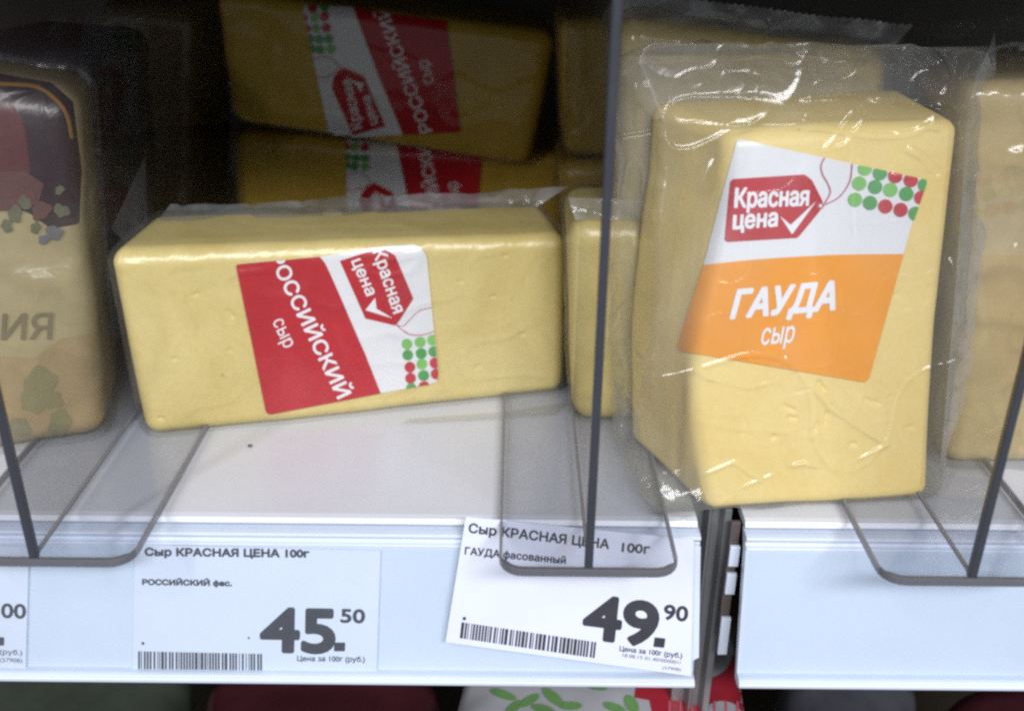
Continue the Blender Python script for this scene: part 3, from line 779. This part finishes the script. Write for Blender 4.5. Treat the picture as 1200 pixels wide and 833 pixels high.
P5.line('gold_border_print', [(-60, 96), (0, 101), (40, 104), (62, 116), (76, 134), (82, 162)], 4, M_PKL, 3, 1.5)
P5.poly('orange_print_field', [[(-160, 402), (10, 418), (40, 420), (70, 398), (100, 392), (150, 388), (150, 560), (-160, 620)]], M_PKO, 1, 3)
def blob(x, y, r, k=0):
    rs = random.Random(int(x*7+y*3+k)); ph = [rs.random()*6.28 for _ in range(4)]
    return [(x+r*(1+.14*math.sin(2*a+ph[0])+.08*math.sin(3*a+ph[1])+.1*math.sin(5*a+ph[2]))*math.cos(a), y+r*(1+.14*math.sin(2*a+ph[0])+.08*math.sin(3*a+ph[1])+.1*math.sin(5*a+ph[2]))*math.sin(a)) for a in [2*math.pi*i/24 for i in range(24)]]
P5.poly('tree_print', [blob(46, 450, 20), blob(38, 470, 14), blob(60, 468, 12)], M_PKG, 2, 2)
P5.poly('tree_print', [blob(22, 500, 12), blob(70, 494, 14)], M_PKG, 2, 2)
P5.poly('flower_print', [blob(18, 250, 9), blob(30, 236, 8), blob(8, 264, 7), blob(70, 222, 5)], M_PKF, 3, .7)
P5.poly('flower_print', [blob(49, 246, 11), blob(36, 226, 7)], M_PKK, 3.4, .7)
P5.poly('flower_print', [blob(64, 272, 9), blob(52, 280, 6)], M_PKB, 3.2, .7)
P5.poly('flower_print', [blob(42, 266, 6), blob(72, 246, 8)], M_PKF, 3.8, .7)
P5.text('lettering', 'ИЯ', (2, 397), (60, 396), (2, -30), M_PKT, 3, .5, .8)
wrapper('film_wrap', V, F, t5, .0025, M_TIGHT, 91, ((28, .0012),), ((36, .0012), (80, .0006)))

# dim packets deep in the left compartment
def dim_packet(px, y, depth, mat, label, seed, zf=None):
    c, _ = loaf_at(px, y, y, depth, .05)
    if zf is not None: c = [Vector((p.x, p.y, zf)) if i < 4 else p for i, p in enumerate(c)]
    t = thing('cheese_packet', label, 'cheese packet', (c[0]+c[1])/2)
    V, F = block(c, .010, (30, 14, 30), dents(seed, .002))
    mesh('packet_body', V, F, mat, t, smooth=True)
    wrapper('film_wrap', V, F, t, .002, M_TIGHTD, seed, ((28, .0015),), ((36, .0012),))
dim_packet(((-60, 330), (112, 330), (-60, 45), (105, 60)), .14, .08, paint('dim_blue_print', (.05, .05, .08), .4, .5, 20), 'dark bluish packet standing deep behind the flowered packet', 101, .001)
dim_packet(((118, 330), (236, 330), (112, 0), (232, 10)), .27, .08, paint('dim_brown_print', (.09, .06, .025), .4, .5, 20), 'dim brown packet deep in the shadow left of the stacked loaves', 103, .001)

# crumb on the shelf
cp = on_z(293, 522, .0006)
V, F = block([cp+Vector((x*.0016-.0008, y*.0010-.0005, z*.0008-.0004)) for z in (0, 1) for y in (0, 1) for x in (0, 1)], .0003, (4, 4, 4))
mesh('crumb', V, F, M_HOLE, smooth=True, label='tiny brown crumb on the white shelf below the nearest loaf', cat='crumb')

# ================================================================== PRICE TAGS
def tag_body(name, px, lift, mat, parent, th=.0003, nrm=None):
    pts = [rail_point(x, y, lift) for x, y in px]
    V = [p for p in pts]+[p-rn*th for p in pts]
    F = [(0, 1, 2, 3), (7, 6, 5, 4), (0, 4, 5, 1), (1, 5, 6, 2), (2, 6, 7, 3), (3, 7, 4, 0)]
    mesh(name, V, F, mat, parent)
    return V, [(0, 1, 2, 3)]
random.seed(5)
def barcode(n): return [random.choice((1, 2, 2, 3) if i % 2 == 0 else (1, 1, 1, 2)) for i in range(2*n+1)]
# 45.50
tt = thing('price_tag', 'white price tag reading 45.50 behind the clear cover of the rail', 'price tag', rail_point(300, 715), 'paper price tags in the rail')
V, F = tag_body('tag_card', ((158, 638), (446, 645), (441, 791), (155, 786)), .0010, M_PAPER, tt)
z5 = lambda p: (150+p[0]/3.871, 620+p[1]/3.871)
P = Print(V, F, tt, .00006, T=z5)
P.text('lettering', 'Сыр КРАСНАЯ ЦЕНА 100г', (78, 118), (820, 126), (0, -34), M_INK, 1, .7, .5)
P.text('lettering', 'РОССИЙСКИЙ фас.', (66, 250), (470, 256), (0, -24), M_INK, 1, .55, .45)
P.text('lettering', '45', (608, 548), (930, 553), (4, -196), M_INK, 1, 3.0, .8)
P.poly('lettering', [[(936, 512), (986, 512), (984, 552), (934, 552)]], M_INK, 1, 1)
P.text('lettering', '50', (966, 420), (1072, 423), (2, -62), M_INK, 1, .8, .6)
P.text('lettering', 'Цена за 100г (руб.)', (768, 596), (1074, 600), (0, -24), M_INK, 1, .2, .4)
P.poly('ink_speck', [circ(68, 516, 7)], M_INK, 1, .6); P.poly('ink_speck', [circ(548, 492, 5)], M_INK, 1, .6)
bars(P, 'barcode', (46, 632), (608, 644), (0, -80), barcode(40), M_INK, 1, tt)
# 49.90
tt = thing('price_tag', 'tilted white price tag reading 49.90 stuck over the rail, under the middle divider', 'price tag', rail_point(670, 715), 'paper price tags in the rail')
V, F = tag_body('tag_card', ((546, 605), (813, 632), (810, 792), (522, 752)), .0042, M_PAPER, tt)
z6 = lambda p: (510+p[0]/3.75, 600+p[1]/3.75)
P = Print(V, F, tt, .00006, T=z6)
P.text('lettering', 'Сыр КРАСНАЯ ЦЕНА', (147, 88), (762, 160), (4, -40), M_INK, 1, .55, .5)
P.text('lettering', '100г', (820, 172), (940, 182), (4, -40), M_INK, 1, .5, .5)
P.text('lettering', 'ГАУДА фасованный', (130, 184), (572, 226), (3, -32), M_INK, 1, .4, .45)
P.text('lettering', '49', (652, 545), (962, 585), (20, -190), M_INK, 1, 3.0, .8)
P.poly('lettering', [[(964, 548), (1012, 553), (1006, 595), (958, 590)]], M_INK, 1, 1)
P.text('lettering', '90', (1004, 468), (1106, 478), (6, -66), M_INK, 1, .8, .6)
P.text('lettering', 'Цена за 100г (руб.)', (810, 608), (1084, 640), (2, -22), M_INK, 1, .2, .4)
P.text('lettering', '18.08.15 01.40/000001/', (822, 634), (1080, 668), (2, -16), M_INK, 1, 0, .35)
P.text('lettering', '(57908)', (998, 688), (1078, 697), (2, -14), M_INK, 1, 0, .35)
P.poly('lettering', [circ(128, 466, 8)], M_INK, 1, .6)
bars(P, 'barcode', (108, 552), (700, 640), (8, -70), barcode(40), M_INK, 1, tt)
# loose clear sleeve end and folded paper at its right
tag_body('tag_sleeve', ((812, 637), (821, 640), (819, 770), (809, 775)), .0030, M_RAIL, tt, .0008)
# ..,00 at the far left
tt = thing('price_tag', 'white price tag ending in 00, cut off by the left edge', 'price tag', rail_point(-40, 715), 'paper price tags in the rail')
V, F = tag_body('tag_card', ((-250, 636), (34, 640), (30, 786), (-254, 782)), .0010, M_PAPER, tt)
P = Print(V, F, tt, .00006)
P.text('lettering', '00', (2, 723), (30, 724), (0, -17), M_INK, 1, .7, .6)
P.poly('lettering', [[(-8, 746), (5, 746), (5, 756), (-8, 756)]], M_INK, 1, 1)
P.text('lettering', '(руб.)', (0, 766), (26, 767), (0, -6), M_INK, 1, .1, .4)
P.text('lettering', '(57908)', (0, 775), (26, 776), (0, -5), M_INK, 1, .0, .4)

# ================================================================== PACKETS BELOW
def pouch(px, y, z, depth, mat, label, seed, prints=None, lo=.05):
    """pillow pouch on the lower shelf; px = four corners of its visible upper face"""
    p = [on_z(*q, z) for q in px]
    c = [Vector((a.x, a.y, a.z-lo)) for a in (p[0], p[1], p[3], p[2])]+[p[0], p[1], p[3], p[2]]
    t = thing('food_pouch', label, 'food pouch', (c[0]+c[1])/2)
    V, F = block(c, .018, (40, 30, 20), dents(seed, .003))
    mesh('pouch_body', V, F, mat, t, smooth=True)
    return t, V, F
M_POW = paint('pouch_grey_white', (.38, .38, .40), .3, .15, 25, coat=.4)
M_POR = paint('pouch_red', (.34, .02, .035), .3, .15, 25, coat=.4)
M_POD = paint('pouch_maroon', (.045, .009, .013), .3, .3, 25, coat=.4)
M_POG = paint('pouch_leaf_green', (.13, .28, .09), .4, .2, 25)
tp, V, F = pouch(((500, 900), (892, 905), (868, 700), (560, 690)), 0, -.090, 0, M_POW, 'white pouch with green leaves and a red band on the lower shelf', 201)
P = Print(V, F, tp, .0004)
P.line('red_band_print', [(745, 806), (790, 812), (832, 808), (862, 790), (872, 755), (866, 720)], 24, M_POR, 1, 2)
P.poly('red_print_field', [[(758, 808), (800, 818), (890, 800), (890, 880), (775, 880), (764, 835)]], M_POR, .6, 2)
P.poly('white_curve_print', [circ(846, 838, 22, 16)], M_POW, 1.4, 2)
for k, (x, y, w, h, a) in enumerate([(590, 815, 16, 5, 20), (620, 822, 14, 5, -30), (648, 818, 16, 6, 40), (668, 828, 14, 5, 0), (700, 806, 12, 4, 10), (740, 826, 12, 7, 60), (720, 830, 14, 5, 20), (602, 830, 12, 5, -40), (875, 815, 5, 12, 20), (636, 832, 14, 5, 15)]):
    a = math.radians(a); P.poly('leaf_print', [[(x+w*math.cos(q)*math.cos(a)-h*math.sin(q)*math.sin(a), y+w*math.cos(q)*math.sin(a)+h*math.sin(q)*math.cos(a)) for q in [2*math.pi*i/14 for i in range(14)]]], M_POG, 1.8, 1.5)
for k in range(7):
    x = 783+k*13; P.poly('lettering', [[(x, 822), (x+3, 822), (x+3, 840), (x, 840)]], M_PINK, 1.9, 1)
pouch(((215, 900), (505, 905), (520, 760), (240, 760)), 0, -.105, 0, M_POD, 'dark maroon pouch on the lower shelf, left of the leafy one', 203)
pouch(((-60, 900), (205, 905), (225, 740), (-30, 740)), 0, -.120, 0, paint('pouch_dark_green', (.05, .06, .045), .35, .3, 25), 'dark grey green pouch on the lower shelf at the bottom left corner', 205)
pouch(((1090, 900), (1300, 905), (1290, 790), (1110, 790)), 0, -.125, 0, M_POD, 'dark red pouch on the lower shelf at the bottom right corner', 207)
pouch(((905, 900), (1080, 905), (1075, 760), (915, 760)), 0, -.135, 0, paint('pouch_slate', (.07, .07, .085), .35, .3, 25), 'slate grey pouch on the lower shelf under the empty rail', 209)
